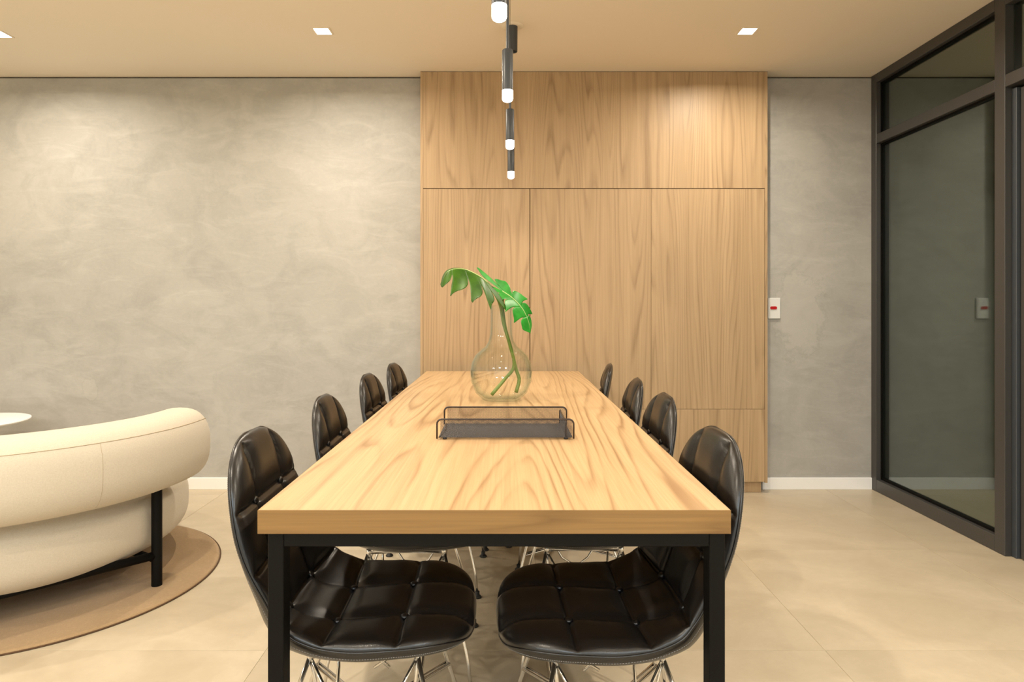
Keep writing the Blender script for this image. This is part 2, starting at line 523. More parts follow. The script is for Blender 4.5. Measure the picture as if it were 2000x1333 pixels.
# ------------------------------------------------------------------ wood wall cabinet
cab = empty('wall_cabinet', ((CX0 + CX1) / 2, 4.1, 0))
tag(cab, 'floor-to-ceiling oak veneer cabinet with flush doors on the cement wall', 'cabinet')
T = 0.016
zc = CEIL - 0.003
wbox('side_panel', M_CAB, cab, CX0, CX0 + T, CY, YB - 0.001, 0.066, zc)
wbox('side_panel', M_CAB, cab, CX1 - T, CX1, CY, YB - 0.001, 0.066, zc)
wbox('carcass', M_CARC, cab, CX0 + T, CX1 - T, CY + 0.026, YB - 0.001, 0.066, zc)
g = 0.0022
def px2x(px, D=CY): return (px - 989) / FPX * D
Z_HEAD = CAMH + (597 - 368.5) / FPX * CY
Z_DRAW = CAMH - (800 - 597) / FPX * CY
Z_BOT = CAMH - (942 - 597) / FPX * CY
xa, xb = CX0 + T + 0.001, CX1 - T - g
xs = [xa, px2x(1035), px2x(1272), xb]
wbox('header_panel', M_CAB, cab, CX0 + T, CX1 - T, CY + 0.001, CY + 0.020, Z_HEAD + g, zc, 0.0006)
for k in range(3):
    gg = g if k != 1 else g
    r_g = g if k == 0 else (0.0009 if k == 1 else 0)
    l_g = 0 if k == 0 else (g if k == 1 else 0.0009)
    wbox('door', M_CAB, cab, xs[k] + l_g, xs[k + 1] - r_g, CY + 0.0015, CY + 0.0205, Z_DRAW + 0.0009, Z_HEAD - g, 0.0006)
wbox('bottom_panel', M_CAB, cab, xa, CX1 - T - 0.001, CY + 0.0015, CY + 0.0205, Z_BOT, Z_DRAW - 0.0009, 0.0006)
wbox('plinth', M_PLINTH, cab, CX0 + 0.01, CX1 - 0.028, CY + 0.030, YB - 0.014, 0.0, 0.064)

# ------------------------------------------------------------------ conference table
TX0, TX1, TY0, TY1, TZ = -0.4727, 0.4265, 1.262, 3.93, 0.760
tab = empty('conference_table', (-0.023, 2.6, 0))
tag(tab, 'long light oak conference table on a black steel frame', 'table')
TT = 0.045
eb = 0.0012
wbox('tabletop', M_TOP, tab, TX0 + eb, TX1 - eb, TY0 + eb, TY1 - eb, TZ - TT, TZ)
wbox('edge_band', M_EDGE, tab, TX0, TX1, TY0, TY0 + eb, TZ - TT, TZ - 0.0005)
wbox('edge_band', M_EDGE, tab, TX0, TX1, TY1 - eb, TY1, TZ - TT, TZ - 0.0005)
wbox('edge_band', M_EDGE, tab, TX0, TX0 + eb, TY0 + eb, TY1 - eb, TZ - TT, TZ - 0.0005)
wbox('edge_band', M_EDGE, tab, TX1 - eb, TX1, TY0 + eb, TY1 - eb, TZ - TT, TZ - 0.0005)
FX0, FX1, FY0, FY1 = -0.4555, 0.4175, 1.268, 3.90
fz = TZ - TT
LW, LD = 0.030, 0.040
for sx in (0, 1):
    for sy in (0, 1):
        x0 = FX0 if sx == 0 else FX1 - LW
        y0 = FY0 if sy == 0 else FY1 - LD
        wbox('leg', M_BLACK, tab, x0, x0 + LW, y0, y0 + LD, 0.0, fz, 0.0015)
for sy in (0, 1):
    y0 = FY0 if sy == 0 else FY1 - LD
    wbox('rail', M_BLACK, tab, FX0 + LW, FX1 - LW, y0 + 0.0005, y0 + LD, fz - 0.027, fz, 0.0015)
for sx in (0, 1):
    x0 = FX0 if sx == 0 else FX1 - LW
    wbox('rail', M_BLACK, tab, x0, x0 + LW, FY0 + LD, FY1 - LD, fz - 0.027, fz, 0.0015)

# ------------------------------------------------------------------ chairs
def build_chair():
    root = empty('dining_chair')
    prof = [(0.272, 0.420), (0.222, 0.441), (0.12, 0.442), (0.02, 0.434), (-0.065, 0.432), (-0.125, 0.446), (-0.163, 0.485),
            (-0.187, 0.55), (-0.212, 0.64), (-0.232, 0.74), (-0.246, 0.81), (-0.255, 0.858)]
    NV, NU = 210, 84
    pts, L = spline([(0, y, z) for y, z in prof], 1001)
    def P(f):
        x = min(max(f, 0), 1) * 1000
        i = min(int(x), 999)
        return pts[i].lerp(pts[i + 1], x - i)
    def TAN(f): return (P(f + 0.004) - P(f - 0.004)).normalized()
    def arc_at(test):
        for i in range(1001):
            if test(pts[i]): return i / 1000
    rows = [arc_at(lambda p: p.y < 0.118), arc_at(lambda p: p.y < -0.030), arc_at(lambda p: p.z > 0.470 and p.y < 0),
            arc_at(lambda p: p.z > 0.59), arc_at(lambda p: p.z > 0.715)]
    SEAM = 0.086
    bend = rows[2]
    def halfw(f):
        # seat, waist at the bend, back
        if f < bend: return 0.222 + 0.008 * math.sin(PI * f / bend)
        k = (f - bend) / (1 - bend)
        return 0.222 - 0.014 * k
    PE, QF, QT = 2.4, 7.5, 5.0
    def outline(t): # t in [-1,1]
        q = QF if t < 0 else QT
        return max(0.0, 1 - abs(t) ** q) ** (1 / PE)
    def curl(f):  # side lift of the shell
        return 0.22 + 0.80 * math.exp(-((f - bend) / 0.16) ** 2)
    def mid(f, s):
        p = P(f); tn = TAN(f)
        n = Vector((0, -tn.z, tn.y)) * -1  # towards the sitter
        if n.z < -0.2 or (f > 0.7 and n.y < 0): n = -n
        k = curl(f) * s * s
        return p + Vector((s, 0, 0)) + n * k, n
    def gauge(f, a):
        t = 2 * f - 1
        q = QF if t < 0 else QT
        o_ = max(0.0, 1 - abs(t) ** q)
        return min(1.0, (abs(a) ** PE) * o_ + abs(t) ** q)
    fs = []
    for j in range(NV + 1):
        th = j / NV
        lin = th; cs = 0.5 - 0.5 * math.cos(PI * th)
        fs.append(0.72 * lin + 0.28 * cs)
    V = []; F = []
    def surf(f, a, side):
        s = halfw(f) * outline(2 * f - 1) * a
        m, n = mid(f, s)
        G = gauge(f, a)
        rim = math.sqrt(max(0.0, 1 - G ** 3.2))
        if side > 0:
            h = 0.030 * rim
            # tufting
            d1 = min(abs(s - SEAM), abs(s + SEAM))
            d2 = min(abs(f - r) for r in rows) * L
            fade = min(1.0, (1 - G) * 5)
            h -= fade * 0.0085 * max(math.exp(-(d1 / 0.0045) ** 2), math.exp(-(d2 / 0.0045) ** 2))
            h -= fade * 0.0085 * max(math.exp(-(d1 / 0.024) ** 2), math.exp(-(d2 / 0.024) ** 2))
            db = math.hypot(d1, d2)
            h -= fade * 0.005 * math.exp(-(db / 0.020) ** 2)
            return m + n * h
        th_ = 0.036 if f < bend - 0.05 else 0.036 - 0.021 * min(1.0, (f - bend + 0.05) / 0.25)
        return m - n * (th_ * rim)
    av = [math.sin(PI / 2 * (0.62 * (2 * i / NU - 1) + 0.38 * math.sin(PI / 2 * (2 * i / NU - 1)))) for i in range(NU + 1)]
    idx = {}
    for j, f in enumerate(fs):
        for i, a in enumerate(av):
            idx[(j, i, 1)] = len(V); V.append(surf(f, a, 1))
    step = 2
    for j, f in enumerate(fs):
        for i, a in enumerate(av):
            if i in (0, NU) or j in (0, NV): idx[(j, i, -1)] = idx[(j, i, 1)]
            else:
                idx[(j, i, -1)] = len(V); V.append(surf(f, a, -1))
    for j in range(NV):
        for i in range(NU):
            F.append((idx[(j, i, 1)], idx[(j, i + 1, 1)], idx[(j + 1, i + 1, 1)], idx[(j + 1, i, 1)]))
            F.append((idx[(j, i, -1)], idx[(j + 1, i, -1)], idx[(j + 1, i + 1, -1)], idx[(j, i + 1, -1)]))
    bm = bmesh.new()
    vs_ = [bm.verts.new(v) for v in V]
    for f in F:
        try: bm.faces.new([vs_[k] for k in f])
        except ValueError: pass
    bmesh.ops.remove_doubles(bm, verts=bm.verts[:], dist=1e-5)
    bmesh.ops.recalc_face_normals(bm, faces=bm.faces[:])
    me = bpy.data.meshes.new('padded_shell'); bm.to_mesh(me); bm.free()
    sh = link('padded_shell', me, M_LEATHER, root, True)
    # piping along the rim, and a line of stitches on the outside
    rim_pts = []
    N = 90
    for k in range(N + 1):
        f = 0.002 + 0.996 * (0.35 * k / N + 0.65 * (0.5 - 0.5 * math.cos(PI * k / N)))
        rim_pts.append((f, 1))
    for k in range(1, N):
        f = 0.002 + 0.996 * (0.35 * (1 - k / N) + 0.65 * (0.5 + 0.5 * math.cos(PI * k / N)))
        rim_pts.append((f, -1))
    loop = [mid(f, halfw(f) * outline(2 * f - 1) * a)[0] for f, a in rim_pts]
    MB().tube(loop, 0.0028, 6, closed=True).build('piping', M_LEATHER, sh, True)
    st = MB()
    for k in range(len(rim_pts)):
        f, a = rim_pts[k]
        for sub in (0.0, 0.5):
            f2, a2 = rim_pts[(k + 1) % len(rim_pts)]
            ff = f + (f2 - f) * sub; aa = a if a == a2 else a
            g1 = 0.975
            p1 = surf(0.5 + (ff - 0.5) * g1, aa * g1, -1)
            p2 = surf(0.5 + (ff + (f2 - f) * 0.28 - 0.5) * g1, aa * g1, -1)
            m_, n_ = mid(ff, 0)
            st.tube([p1 - n_ * 0.0003, p2 - n_ * 0.0003], 0.0007, 4)
    st.build('stitching', M_THREAD, sh, kind='stuff')
    # upholstery buttons
    bme = None
    for r in rows:
        for s in (-SEAM, SEAM):
            a = s / (halfw(r) * outline(2 * r - 1))
            p = surf(r, a, 1); _, n = mid(r, s)
            if bme is None:
                bme = MB().lathe([(0, -0.004), (0.008, -0.004), (0.0105, 0.0), (0.0095, 0.0035), (0.006, 0.006), (0, 0.007)], 14)
                ob = bme.build('button', M_LEATHER, sh, True); bme = ob.data
            else: ob = link('button', bme, None, sh)
            ob.location = p + n * 0.0055
            ob.rotation_euler = n.to_track_quat('Z', 'Y').to_euler()
    # chrome wire base
    R = 0.0052
    mz = 0.388
    def mnt(sx, sy): return Vector((sx * 0.125, 0.035 + sy * 0.115, mz))
    def foot(sx, sy): return Vector((sx * 0.212, 0.02 + sy * 0.215, 0.012))
    def bendp(sx, sy): return Vector((sx * 0.208, 0.02 + sy * 0.205, 0.105))
    for sx in (-1, 1):
        for sy in (-1, 1):
            m, b, ft = mnt(sx, sy), bendp(sx, sy), foot(sx, sy)
            path = [m + Vector((0, 0, 0.006)), m.lerp(b, 0.5), m.lerp(b, 0.93), b.lerp(ft, 0.12), ft]
            MB().tube(path, R, 8).build('leg', M_CHROME, root, True)
            fo = MB().lathe([(0, 0), (0.016, 0), (0.017, 0.004), (0.012, 0.009), (0.009, 0.010), (0.009, 0.024), (0, 0.024)], 14, (ft.x, ft.y, 0))
            fo.build('foot', M_RUBBER, root, True)
    # mounting frame under the shell
    ring = [mnt(-1, -1), mnt(1, -1), mnt(1, 1), mnt(-1, 1)]
    MB().tube([p + Vector((0, 0, 0.004)) for p in ring], R, 8, closed=True).build('mount_ring', M_CHROME, root, True)
    for sx in (-1, 1):
        for sy in (-1, 1):
            p = mnt(sx, sy)
            MB().lathe([(0, -0.002), (0.007, -0.002), (0.008, 0.016), (0, 0.016)], 12, p).build('shock_mount', M_CHROME, root, True)
    # braces: each side a V from the ring down to the crossing, the crossing made of paired wires
    lowz = 0.205
    for sx in (-1, 1):
        for sy in (-1, 1):
            m = mnt(sx, sy)
            k = m.lerp(bendp(sx, sy), 0.62)
            far = Vector((-sx * 0.045, 0.03 - sy * 0.045, lowz - 0.01))
            side = (far - k).cross(Vector((0, 0, 1))).normalized()
            for e in (-1, 1):
                MB().tube([k + side * 0.006 * e, far + side * 0.006 * e], 0.0042, 6).build('cross_wire', M_CHROME, root, True)
            # inward strut with a bend, to the opposite crossing wire
            q = Vector((-sx * 0.02, m.y - sy * 0.03, lowz + 0.02))
            MB().tube([m, Vector((sx * 0.085, m.y - sy * 0.012, lowz + 0.05)), q], 0.0042, 6).build('strut', M_CHROME, root, True)
            q2 = Vector((sx * 0.135, 0.03 - sy * 0.02, lowz + 0.02))
            MB().tube([m, Vector((sx * 0.15, m.y - sy * 0.07, lowz + 0.06)), q2], 0.0042, 6).build('strut', M_CHROME, root, True)
    return root

chair0 = build_chair()
CHG = 'black tufted chairs around the conference table'
L_ = -PI / 2; R_ = PI / 2
spots = [
    (-0.345, 1.560, L_ + 0.02, 'black tufted leather chair in left front, nearest the camera by the armchair'),
    (-0.345, 2.160, L_ + 0.03, 'black tufted leather chair, second from the camera on the left side of table'),
    (-0.345, 2.830, L_ - 0.02, 'black tufted leather chair, third from the camera on the left side of table'),
    (-0.325, 3.340, L_ - 0.04, 'black tufted leather chair at far left end of table by the cabinet'),
    (0.250, 1.548, R_ + 0.04, 'black tufted leather chair in right front, nearest the camera before the bottom panel'),
    (0.275, 2.180, R_ + 0.00, 'black tufted leather chair, second from the camera on the right side of table'),
    (0.275, 2.660, R_ - 0.06, 'black tufted leather chair, third from the camera on the right side of table'),
    (0.270, 3.345, R_ - 0.12, 'black tufted leather chair at far right end of table by the cabinet doors'),
]
for i, (x, y, rz, lab) in enumerate(spots):
    c = chair0 if i == 0 else copy_tree(chair0)
    c.location = (x, y, 0); c.rotation_euler = (0, 0, rz)
    tag(c, lab, 'chair', CHG)

# ------------------------------------------------------------------ glass vase
VX, VY = -0.021, 2.715
vase = MB().lathe([(0, 0), (0.052, 0), (0.076, 0.005), (0.106, 0.035), (0.123, 0.078), (0.1265, 0.118), (0.121, 0.155), (0.107, 0.185), (0.086, 0.206),
                   (0.065, 0.222), (0.052, 0.243), (0.0455, 0.27), (0.0435, 0.31), (0.0432, 0.36), (0.0445, 0.386), (0.0455, 0.389), (0.0425, 0.389),
                   (0.0402, 0.36), (0.0405, 0.31), (0.0425, 0.27), (0.049, 0.243), (0.062, 0.2205), (0.083, 0.2035), (0.104, 0.183), (0.118, 0.154),
                   (0.1232, 0.118), (0.1195, 0.079), (0.102, 0.038), (0.072, 0.014), (0.045, 0.011), (0, 0.011)], 64).build('glass_vase', M_VASE, None, True)
vase.location = (VX, VY, TZ + 0.0003)
tag(vase, 'clear round glass vase with narrow neck holding two green leaves', 'vase')

# ------------------------------------------------------------------ monstera leaves
def heart(tau, L, basal, wid):
    K = [(0.0, -0.01, 0.0), (0.06, -0.10 - basal * 0.6, 0.06 * wid), (0.16, -0.16 - basal, 0.33 * wid), (0.30, -0.02 - basal * 0.5, 0.44 * wid),
         (0.48, 0.22, 0.50 * wid), (0.68, 0.52, 0.42 * wid), (0.86, 0.82, 0.22 * wid), (1.0, 1.0, 0.0)]
    for a, b in zip(K, K[1:]):
        if tau <= b[0]:
            f = (tau - a[0]) / (b[0] - a[0])
            f = f * f * (3 - 2 * f) * 0.4 + f * 0.6
            return L * (a[1] + (b[1] - a[1]) * f), L * (a[2] + (b[2] - a[2]) * f)
    return L, 0.0

def build_leaf(name, label, rib_pts, side_near, side_far, basal, wid, mat, stem_pts, droop, seed):
    rnd = random.Random(seed)
    root = empty(name, stem_pts[0])
    tag(root, label, 'leaf', 'leaves in the vase')
    O = Vector(stem_pts[0])
    rib, L = spline(rib_pts, 101)
    t0 = (rib[3] - rib[0]).normalized()
    tN = (rib[-1] - rib[-4]).normalized()
    def C(p):
        if p <= 0: return rib[0] + t0 * p
        if p > L: return rib[-1] + tN * (p - L)
        x = min(p / L, 1) * 100; i = min(int(x), 99)
        return rib[i].lerp(rib[i + 1], x - i)
    mb = MB()
    NLOB = 5
    VC = 0.34
    for sd, (dirs, bas, wd, drp) in enumerate(((side_near, basal[0], wid[0], droop[0]), (side_far, basal[1], wid[1], droop[1]))):
        B0, B1 = Vector(dirs[0]).normalized(), Vector(dirs[1]).normalized()
        def place(tau, v, swp=0.0):
            m = L * (max(0.0, tau - 0.05) / 0.95) ** 1.25
            op, oq = heart(tau, L, bas, wd)
            p = m + (op - m) * v + (swp if tau > 0.2 else -swp * 0.5); q = oq * v
            B = B0.lerp(B1, min(max(p / L, 0), 1)).normalized()
            d = drp * q * q / max(L, 1e-6)
            return C(p) + B * q + Vector((0, 0, -d)) - O
        edges = [0.0, 0.20, 0.38, 0.56, 0.75, 1.0]
        NT_, NV_ = 12, 14
        for k in range(NLOB):
            ta, tb = edges[k], edges[k + 1]
            tc = (ta + tb) / 2; gsz = 0.22 + 0.12 * rnd.random()
            vmax = 0.95 + 0.08 * rnd.random()
            V = []; F = []
            for j in range(NV_ + 1):
                v = j / NV_ * vmax
                e = max(0.0, (v - VC) / (1 - VC))
                wdt = 1 - gsz * (e ** 0.5) * (0.6 + 0.4 * e) - (1 - gsz) * 0.72 * e ** 3.5 if e > 0 else 1
                shift = 0.0; swp = (0.16 if k < NLOB - 1 else 0.04) * L * e * e
                for i in range(NT_ + 1):
                    x = i / NT_ * 2 - 1
                    tau = tc + (tb - ta) / 2 * x * wdt + shift
                    # pointed, slightly hooked tip
                    vv = v - 0.13 * e * e * (abs(x - 0.55) ** 1.4) * (0.5 if k < NLOB - 1 else 0.2)
                    P_ = place(min(max(tau, 0), 1), vv, swp)
                    V.append(P_)
            for j in range(NV_):
                for i in range(NT_):
                    a = j * (NT_ + 1) + i
                    q = (a, a + 1, a + NT_ + 2, a + NT_ + 1)
                    F.append(q if sd == 0 else q[::-1])
            mb.add(V, F)
    me = mesh('blade', mb.V, mb.F)
    bl = link('blade', me, mat, root, True)
    sm = bl.modifiers.new('thickness', 'SOLIDIFY'); sm.thickness = 0.0012; sm.offset = 0
    n = 24
    rp = [C(L * k / n * 0.97) - O for k in range(n + 1)]
    MB().tube(rp, [0.0030 * (1 - 0.8 * k / n) for k in range(n + 1)], 6).build('midrib', M_RIB, bl, True)
    sp, _ = spline(stem_pts, 30)
    sp = [p - O for p in sp]
    MB().tube(sp, [0.0078 - 0.0030 * k / 29 for k in range(30)], 8).build('stem', M_STEM, root, True)
    return root
def im(px, py, D): return Vector(((px - 989) / FPX * D, D, CAMH - (py - 597) / FPX * D))
build_leaf('monstera_leaf', 'olive green split monstera leaf arching to the left out of the vase',
           [im(953, 553, 2.65), im(935, 539, 2.635), im(905, 526, 2.625), im(876, 530, 2.62), im(860, 556, 2.61)],
           ((0.25, -0.62, -0.75), (-0.10, -0.75, -0.62)), ((-0.25, 0.95, 0.22), (-0.2, 0.9, 0.30)), (0.14, -0.05), (1.12, 0.75), M_LEAF_A,
           [(-0.060, 2.70, 0.786), im(985, 742, 2.725), im(1004, 715, 2.722), im(995, 672, 2.712), im(983, 632, 2.703), im(977, 598, 2.697), im(967, 575, 2.68), im(953, 553, 2.65)], (0.5, 0.8), 3)
build_leaf('monstera_leaf', 'bright green split monstera leaf drooping to the right out of the vase',
           [im(981, 569, 2.715), im(1000, 582, 2.705), im(1020, 603, 2.70), im(1032, 628, 2.695), im(1036, 652, 2.69)],
           ((-0.35, -0.90, -0.25), (-0.70, -0.68, -0.2)), ((0.75, 0.35, 0.50), (0.30, 0.92, 0.1)), (0.03, 0.62), (0.95, 0.55), M_LEAF_B,
           [(0.040, 2.738, 0.790), im(1014, 742, 2.752), im(1008, 722, 2.752), im(998, 680, 2.740), im(987, 640, 2.729), im(982, 600, 2.728), im(982, 583, 2.725), im(981, 569, 2.715)], (0.15, 0.3), 5)

# ------------------------------------------------------------------ wire mesh letter tray
TRX0, TRX1, TRY0, TRY1 = -0.2010, 0.1950, 1.925, 2.157
tray = empty('letter_tray', ((TRX0 + TRX1) / 2, (TRY0 + TRY1) / 2, TZ))
tag(tray, 'dark wire mesh letter tray lying empty on the table before the vase', 'tray')
def tb(m, name, mat, smooth=False, kind=None):
    L = tray.location
    m.V = [(v[0] - L[0], v[1] - L[1], v[2] - L[2]) for v in m.V]
    return m.build(name, mat, tray, smooth, kind)
TH = 0.059
def arch(x0, x1, y0, z0, z1, rad, along='x'):
    P = [(x0, z0), (x0, z1 - rad)]
    for k in range(1, 6):
        a = PI - k * PI / 12
        P.append((x0 + rad + rad * math.cos(a), z1 - rad + rad * math.sin(a)))
    P.append((x0 + rad, z1)); P.append((x1 - rad, z1))
    for k in range(1, 6):
        a = PI / 2 - k * PI / 12
        P.append((x1 - rad + rad * math.cos(a), z1 - rad + rad * math.sin(a)))
    P += [(x1, z1 - rad), (x1, z0)]
    return [(p[0], y0, p[1]) if along == 'x' else (y0, p[0], p[1]) for p in P]
wr = 0.0026
zb, zt = TZ + 0.0028, TZ + TH
for y in (TRY0, TRY1):
    tb(MB().tube(arch(TRX0, TRX1, y, zb, zt, 0.014), wr, 8), 'side_rail', M_TRAYWIRE, True)
tb(MB().tube(arch(TRY0 + 0.006, TRY1 - 0.006, TRX1 - 0.022, zb + 0.004, zt - 0.008, 0.010, 'y'), wr, 8), 'end_rail', M_TRAYWIRE, True)
tb(MB().tube([(TRX0 + 0.006, TRY0, TZ + 0.007), (TRX0 + 0.016, (TRY0 + TRY1) / 2, TZ + 0.007), (TRX0 + 0.006, TRY1, TZ + 0.007)], 0.0018, 6), 'edge_wire', M_TRAYWIRE, True)
def lattice(u0, u1, v0, v1, pitch, f, clip=None, wd=0.0009):
    """two families of diagonal wires clipped to a rectangle; f maps (u, v) to 3D"""
    m = MB()
    W, H = u1 - u0, v1 - v0
    n = int((W + H) / pitch)
    for fam in (0, 1):
        for k in range(1, n):
            c = k * pitch
            # u + v = c (family 0) in local coordinates
            ua, va = (c, 0) if c <= W else (W, c - W)
            ub, vb = (0, c) if c <= H else (c - H, H)
            if fam: ua, ub = W - ua, W - ub
            A, B = Vector(f(u0 + ua, v0 + va)), Vector(f(u0 + ub, v0 + vb))
            if (A - B).length < 0.002: continue
            m.tube([A, B], wd / 2, 4, cap=False)
    return m
pt = 0.0052
tb(lattice(TRX0 + 0.004, TRX1 - 0.003, TRY0 + 0.002, TRY1 - 0.002, pt * 0.9, lambda u, v: (u, v, TZ + 0.006), wd=0.0012), 'floor_mesh', M_MESH, kind='stuff')
for y in (TRY0, TRY1):
    tb(lattice(TRX0 + 0.010, TRX1 - 0.004, TZ + 0.006, zt - 0.001, pt * 0.8, lambda u, v, y=y: (u, y, v)), 'side_mesh', M_MESH, kind='stuff')
tb(lattice(TRY0 + 0.008, TRY1 - 0.008, TZ + 0.006, zt - 0.010, pt * 0.8, lambda u, v: (TRX1 - 0.022, u, v)), 'end_mesh', M_MESH, kind='stuff')
for x in (TRX0 + 0.022, TRX1 - 0.022):
    for y in (TRY0 + 0.008, TRY1 - 0.008):
        tb(MB().lathe([(0, 0), (0.006, 0), (0.0065, 0.005), (0, 0.005)], 12, (x, y, TZ + 0.0003)), 'foot', M_RUBBER, True)

# ------------------------------------------------------------------ pendants
def pendant(x, y, lab, lean=0.0):
    zb_ = 1.866
    root = empty('pendant_lamp', (x, y, CEIL))
    tag(root, lab, 'pendant lamp', 'pendant lamps in a row above the table')
    d = zb_ - CEIL
    r = 0.0195
    MB().lathe([(0, d), (0.011, d + 0.0005), (0.0165, d + 0.004), (0.0192, d + 0.010), (0.0192, d + 0.040), (0, d + 0.040)], 32).build('diffuser', M_BULB, root, True)
    auto_smooth(MB().lathe([(0.0175, d + 0.0402), (r, d + 0.0402), (r, d + 0.180), (r - 0.002, d + 0.183), (0, d + 0.183)], 32).build('body', M_LAMP, root))
    auto_smooth(MB().lathe([(0, d + 0.1832), (0.0052, d + 0.1832), (0.0052, d + 0.36), (0.0040, d + 0.366), (0, d + 0.366)], 16).build('stem', M_LAMP, root))
    MB().tube([(0, 0, d + 0.366), (0, 0, -0.012)], 0.0013, 6).build('cord', M_LAMP, root, True)
    auto_smooth(MB().lathe([(0, -0.0135), (0.010, -0.0135), (0.012, -0.010), (0.012, -0.0005), (0, -0.0005)], 20).build('ceiling_cup', M_LAMP, root))
    ld = bpy.data.lights.new('pendant_light', 'SPOT'); ld.spot_size = math.radians(110); ld.spot_blend = 0.8
    ld.energy = W_PEND; ld.color = WARM_PEND; ld.shadow_soft_size = 0.018
    lo = bpy.data.objects.new('pendant_light', ld); COL.objects.link(lo)
    lo.parent = root; lo.location = (0, 0, d - 0.022)
    root.rotation_euler = (0, lean, 0)
for x, y, lab in ((-0.0180, 1.675, 'black tube pendant cut by the top of the picture, nearest the camera'),
                  (0.0040, 2.340, 'black tube pendant with glowing tip, second from the camera'),
                  (0.0165, 3.050, 'black tube pendant with glowing tip, third from the camera'),
                  (0.0260, 3.760, 'lowest-looking black tube pendant, farthest from the camera by the cabinet')):
    pendant(x, y, lab)

# unlit ceiling spot beside the pendants
sp = empty('ceiling_spotlight', (0.031, 3.40, CEIL))
tag(sp, 'small unlit black cylinder spotlight on a white round ceiling plate', 'spotlight')
auto_smooth(MB().lathe([(0, -0.004), (0.052, -0.004), (0.058, -0.0005), (0, -0.0005)], 32).build('ceiling_plate', M_CEIL, sp))
b = auto_smooth(MB().lathe([(0, -0.118), (0.020, -0.118), (0.022, -0.132), (0.0255, -0.132), (0.0265, -0.005), (0.022, -0.0042), (0, -0.0042)], 28).build('body', M_LAMP, sp))

# ------------------------------------------------------------------ recessed downlights
def downlight(x, y, lab, grp='square recessed downlights in the ceiling'):
    root = empty('downlight', (x, y, CEIL))
    tag(root, lab, 'downlight', grp)
    h = 0.047; k = 0.038
    m = MB()
    m.box(-h, h, -h, -k, -0.004, -0.0002).box(-h, h, k, h, -0.004, -0.0002).box(-h, -k, -k, k, -0.004, -0.0002).box(k, h, -k, k, -0.004, -0.0002)
    m.build('trim_ring', M_CEIL, root)
    MB().box(-k, k, -k, k, -0.0025, -0.0003).build('lens', M_LENS, root)
    ld = bpy.data.lights.new('downlight_beam', 'AREA'); ld.shape = 'SQUARE'; ld.size = 0.05; ld.spread = math.radians(166)
    ld.energy = W_DOWN; ld.color = WARM
    lo = bpy.data.objects.new('downlight_beam', ld); COL.objects.link(lo)
    lo.parent = root; lo.location = (0, 0, -0.006)
downlight(-0.957, 3.46, 'lit square downlight in the ceiling left of the pendants')
downlight(1.255, 3.46, 'lit square downlight in the ceiling right of the pendants')
downlight(-2.67, 3.50, 'lit square downlight at the left edge of the ceiling')
for x in (-2.67, -0.957, 1.255):
    for y in (2.05, 0.60, -0.90):
        downlight(x, y, 'square ceiling downlight out of view nearer the camera', 'downlights nearer the camera')

# unseen panels added as cool fill light from the camera's end of the room
for x in (-2.6, -0.4, 1.5):
    root = empty('cool_fill_panel', (x, -1.9, CEIL))
    tag(root, 'unseen square panel added behind the camera for cool fill light', 'fill light', 'added cool fill panels behind the camera')
    m = MB(); h, k = 0.31, 0.295
    m.box(-h, h, -h, -k, -0.012, -0.0002).box(-h, h, k, h, -0.012, -0.0002).box(-h, -k, -k, k, -0.012, -0.0002).box(k, h, -k, k, -0.012, -0.0002)
    m.build('frame', M_WHITE, root)
    MB().box(-k, k, -k, k, -0.006, -0.0003).build('diffuser', M_FILL, root)
    ld = bpy.data.lights.new('cool_fill_light', 'AREA'); ld.shape = 'SQUARE'; ld.size = 0.58; ld.energy = W_FILL; ld.color = COOL
    lo = bpy.data.objects.new('cool_fill_light', ld); COL.objects.link(lo); lo.parent = root; lo.location = (0, 0, -0.014)

# ------------------------------------------------------------------ switch plate
SWX, SWZ = 1.671, 1.131
sw = MB().box(SWX - 0.0385, SWX + 0.0385, YB - 0.012, YB - 0.0005, SWZ - 0.065, SWZ + 0.065, 0.004).build('light_switch', M_SWITCH)
tag(sw, 'white switch plate with red button on the cement wall beside the cabinet', 'switch')
m = MB()
P = []
for k in range(24):
    a = 2 * PI * k / 24
    P.append((SWX - 0.006 + 0.0115 * (1 if math.cos(a) > 0 else -1) + 0.0095 * math.cos(a), SWZ + 0.003 + 0.0095 * math.sin(a)))
V = [(p[0], YB - 0.0125, p[1]) for p in P] + [(p[0], YB - 0.0165, p[1]) for p in P]
n = len(P)
m.add(V, [tuple(range(n)), tuple(range(2 * n - 1, n - 1, -1))] + [(i, (i + 1) % n, n + (i + 1) % n, n + i) for i in range(n)])
m.build('button', M_RED, sw)

# ------------------------------------------------------------------ rug, armchair, side table
rug = empty('round_rug', (-1.96, 2.80, 0))
tag(rug, 'round tan pile rug under the cream armchair', 'rug')
MB().lathe([(0, 0.012), (0.60, 0.012), (0.678, 0.0115), (0.688, 0.010), (0.692, 0.004), (0.692, 0.0005), (0, 0.0005)], 96).build('pile', M_RUG, rug, True)
MB().tube([(0.6945 * math.cos(2 * PI * k / 96), 0.6945 * math.sin(2 * PI * k / 96), 0.0035) for k in range(96)], 0.003, 6, closed=True).build('binding', M_RUGEDGE, rug, True)

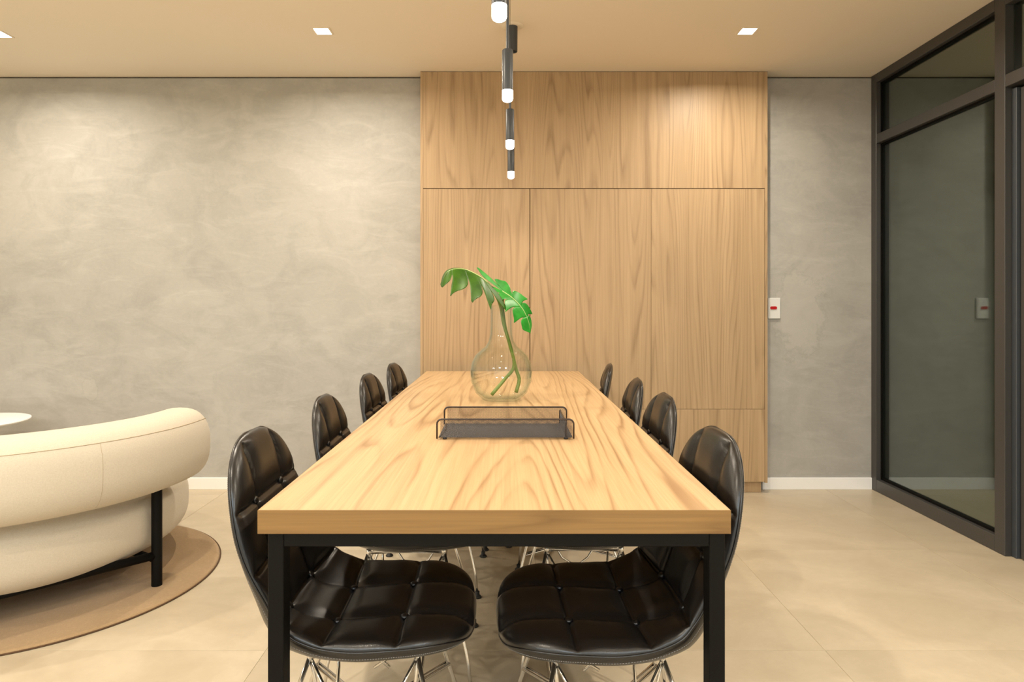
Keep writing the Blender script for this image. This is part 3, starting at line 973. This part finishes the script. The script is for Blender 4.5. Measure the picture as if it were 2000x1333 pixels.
AC = (-2.15, 2.85)
arm = empty('lounge_armchair', (AC[0], AC[1], 0.0123))
tag(arm, 'cream fabric lounge armchair with curved bolster back on black legs', 'armchair')
def se(v, e): return math.copysign(abs(v) ** e, v)
def backrest():
    A0, A1 = math.radians(6.5), math.radians(-97)
    RC, ZC = 0.73, 0.540
    NA, NC = 72, 40
    V = []; F = []
    seam = []; seam2 = []
    for i in range(NA + 1):
        f = i / NA
        ff = 0.5 - 0.5 * math.cos(PI * f)
        ff = 0.55 * f + 0.45 * ff
        an = A0 + (A1 - A0) * ff
        dist = min(ff, 1 - ff) * abs(A1 - A0) * RC
        e = min(1.0, dist / 0.060)
        k = (1 - (1 - e) ** 3.2) ** (1 / 2.4) if e > 0 else 0
        k = 0.56 + 0.44 * k if e > 0 else 0.56
        ht = 0.150 * k; th = 0.128 * k
        grow = 1.0 + 0.02 * (1 - ff)
        ring = []
        for j in range(NC):
            c = 2 * PI * j / NC
            rr = RC + th * se(math.cos(c), 0.80)
            zz = ZC + ht * grow * se(math.sin(c), 0.80)
            V.append((rr * math.cos(an), rr * math.sin(an), zz))
        c = math.radians(38)
        rr = RC + (th + 0.0006) * se(math.cos(c), 0.80)
        seam.append((rr * math.cos(an), rr * math.sin(an), ZC + ht * grow * se(math.sin(c), 0.80) + 0.0006))
    for i in range(NA):
        for j in range(NC):
            j2 = (j + 1) % NC
            F.append((i * NC + j, (i + 1) * NC + j, (i + 1) * NC + j2, i * NC + j2))
    F.append(tuple(range(NC))); F.append(tuple(NA * NC + j for j in range(NC - 1, -1, -1)))
    o = MB().add(V, F).build('backrest', M_SOFA, arm, True)
    MB().tube(seam, 0.0011, 5).build('seam', M_SEAM, o, True)
    an = math.radians(-34)
    s2 = []
    for q in range(13):
        c = math.radians(38 - q * 8.5)
        rr = RC + 0.1285 * se(math.cos(c), 0.80)
        s2.append((rr * math.cos(an), rr * math.sin(an), ZC + 0.1515 * se(math.sin(c), 0.80)))
    MB().tube(s2, 0.0005, 5).build('seam', M_SEAM, o, True)
backrest()
prof = []
for j in range(41):
    c = -PI / 2 + PI * j / 40
    prof.append((0.712 * abs(math.cos(c)) ** 0.5 if 0 < j < 40 else 0.0, 0.244 + 0.182 * se(math.sin(c), 0.66)))
MB().lathe(prof, 80).build('seat_cushion', M_SOFA, arm, True)
def pol(r, deg, z): return (r * math.cos(math.radians(deg)), r * math.sin(math.radians(deg)), z)
pr = 0.0205
posts = [pol(0.745, -11.6, 0), pol(0.745, -76, 0)]
for p in posts:
    auto_smooth(MB().lathe([(0, 0), (pr, 0), (pr, 0.42), (0, 0.42)], 20, p).build('leg', M_BLACK, arm))
fr = [pol(0.42, 112, 0), pol(0.42, 160, 0)]
for p in fr:
    auto_smooth(MB().lathe([(0, 0), (0.018, 0), (0.018, 0.14), (0, 0.14)], 20, p).build('leg', M_BLACK, arm))
zbar = 0.122
MB().tube([Vector(posts[0]) + Vector((0, 0, zbar)), Vector(posts[1]) + Vector((0, 0, zbar))], 0.0165, 14).build('frame_bar', M_BLACK, arm, True)
for a, b2 in ((posts[0], fr[0]), (posts[1], fr[1])):
    MB().tube([Vector(a) + Vector((0, 0, zbar - 0.02)), Vector(b2) + Vector((0, 0, zbar - 0.02))], 0.014, 12).build('frame_bar', M_BLACK, arm, True)

st = empty('side_table', (-3.02, 3.75, 0))
tag(st, 'white round side table by the cement wall, cut by the left edge', 'side table')
auto_smooth(MB().lathe([(0, 0.482), (0.255, 0.482), (0.274, 0.488), (0.279, 0.494), (0.277, 0.499), (0.27, 0.500), (0, 0.500)], 64).build('table_top', M_WHITE, st))
auto_smooth(MB().lathe([(0, 0.015), (0.020, 0.015), (0.020, 0.482), (0, 0.482)], 24).build('pedestal', M_WHITE, st))
auto_smooth(MB().lathe([(0, 0), (0.165, 0), (0.168, 0.004), (0.16, 0.012), (0.03, 0.015), (0, 0.015)], 48).build('base', M_WHITE, st))
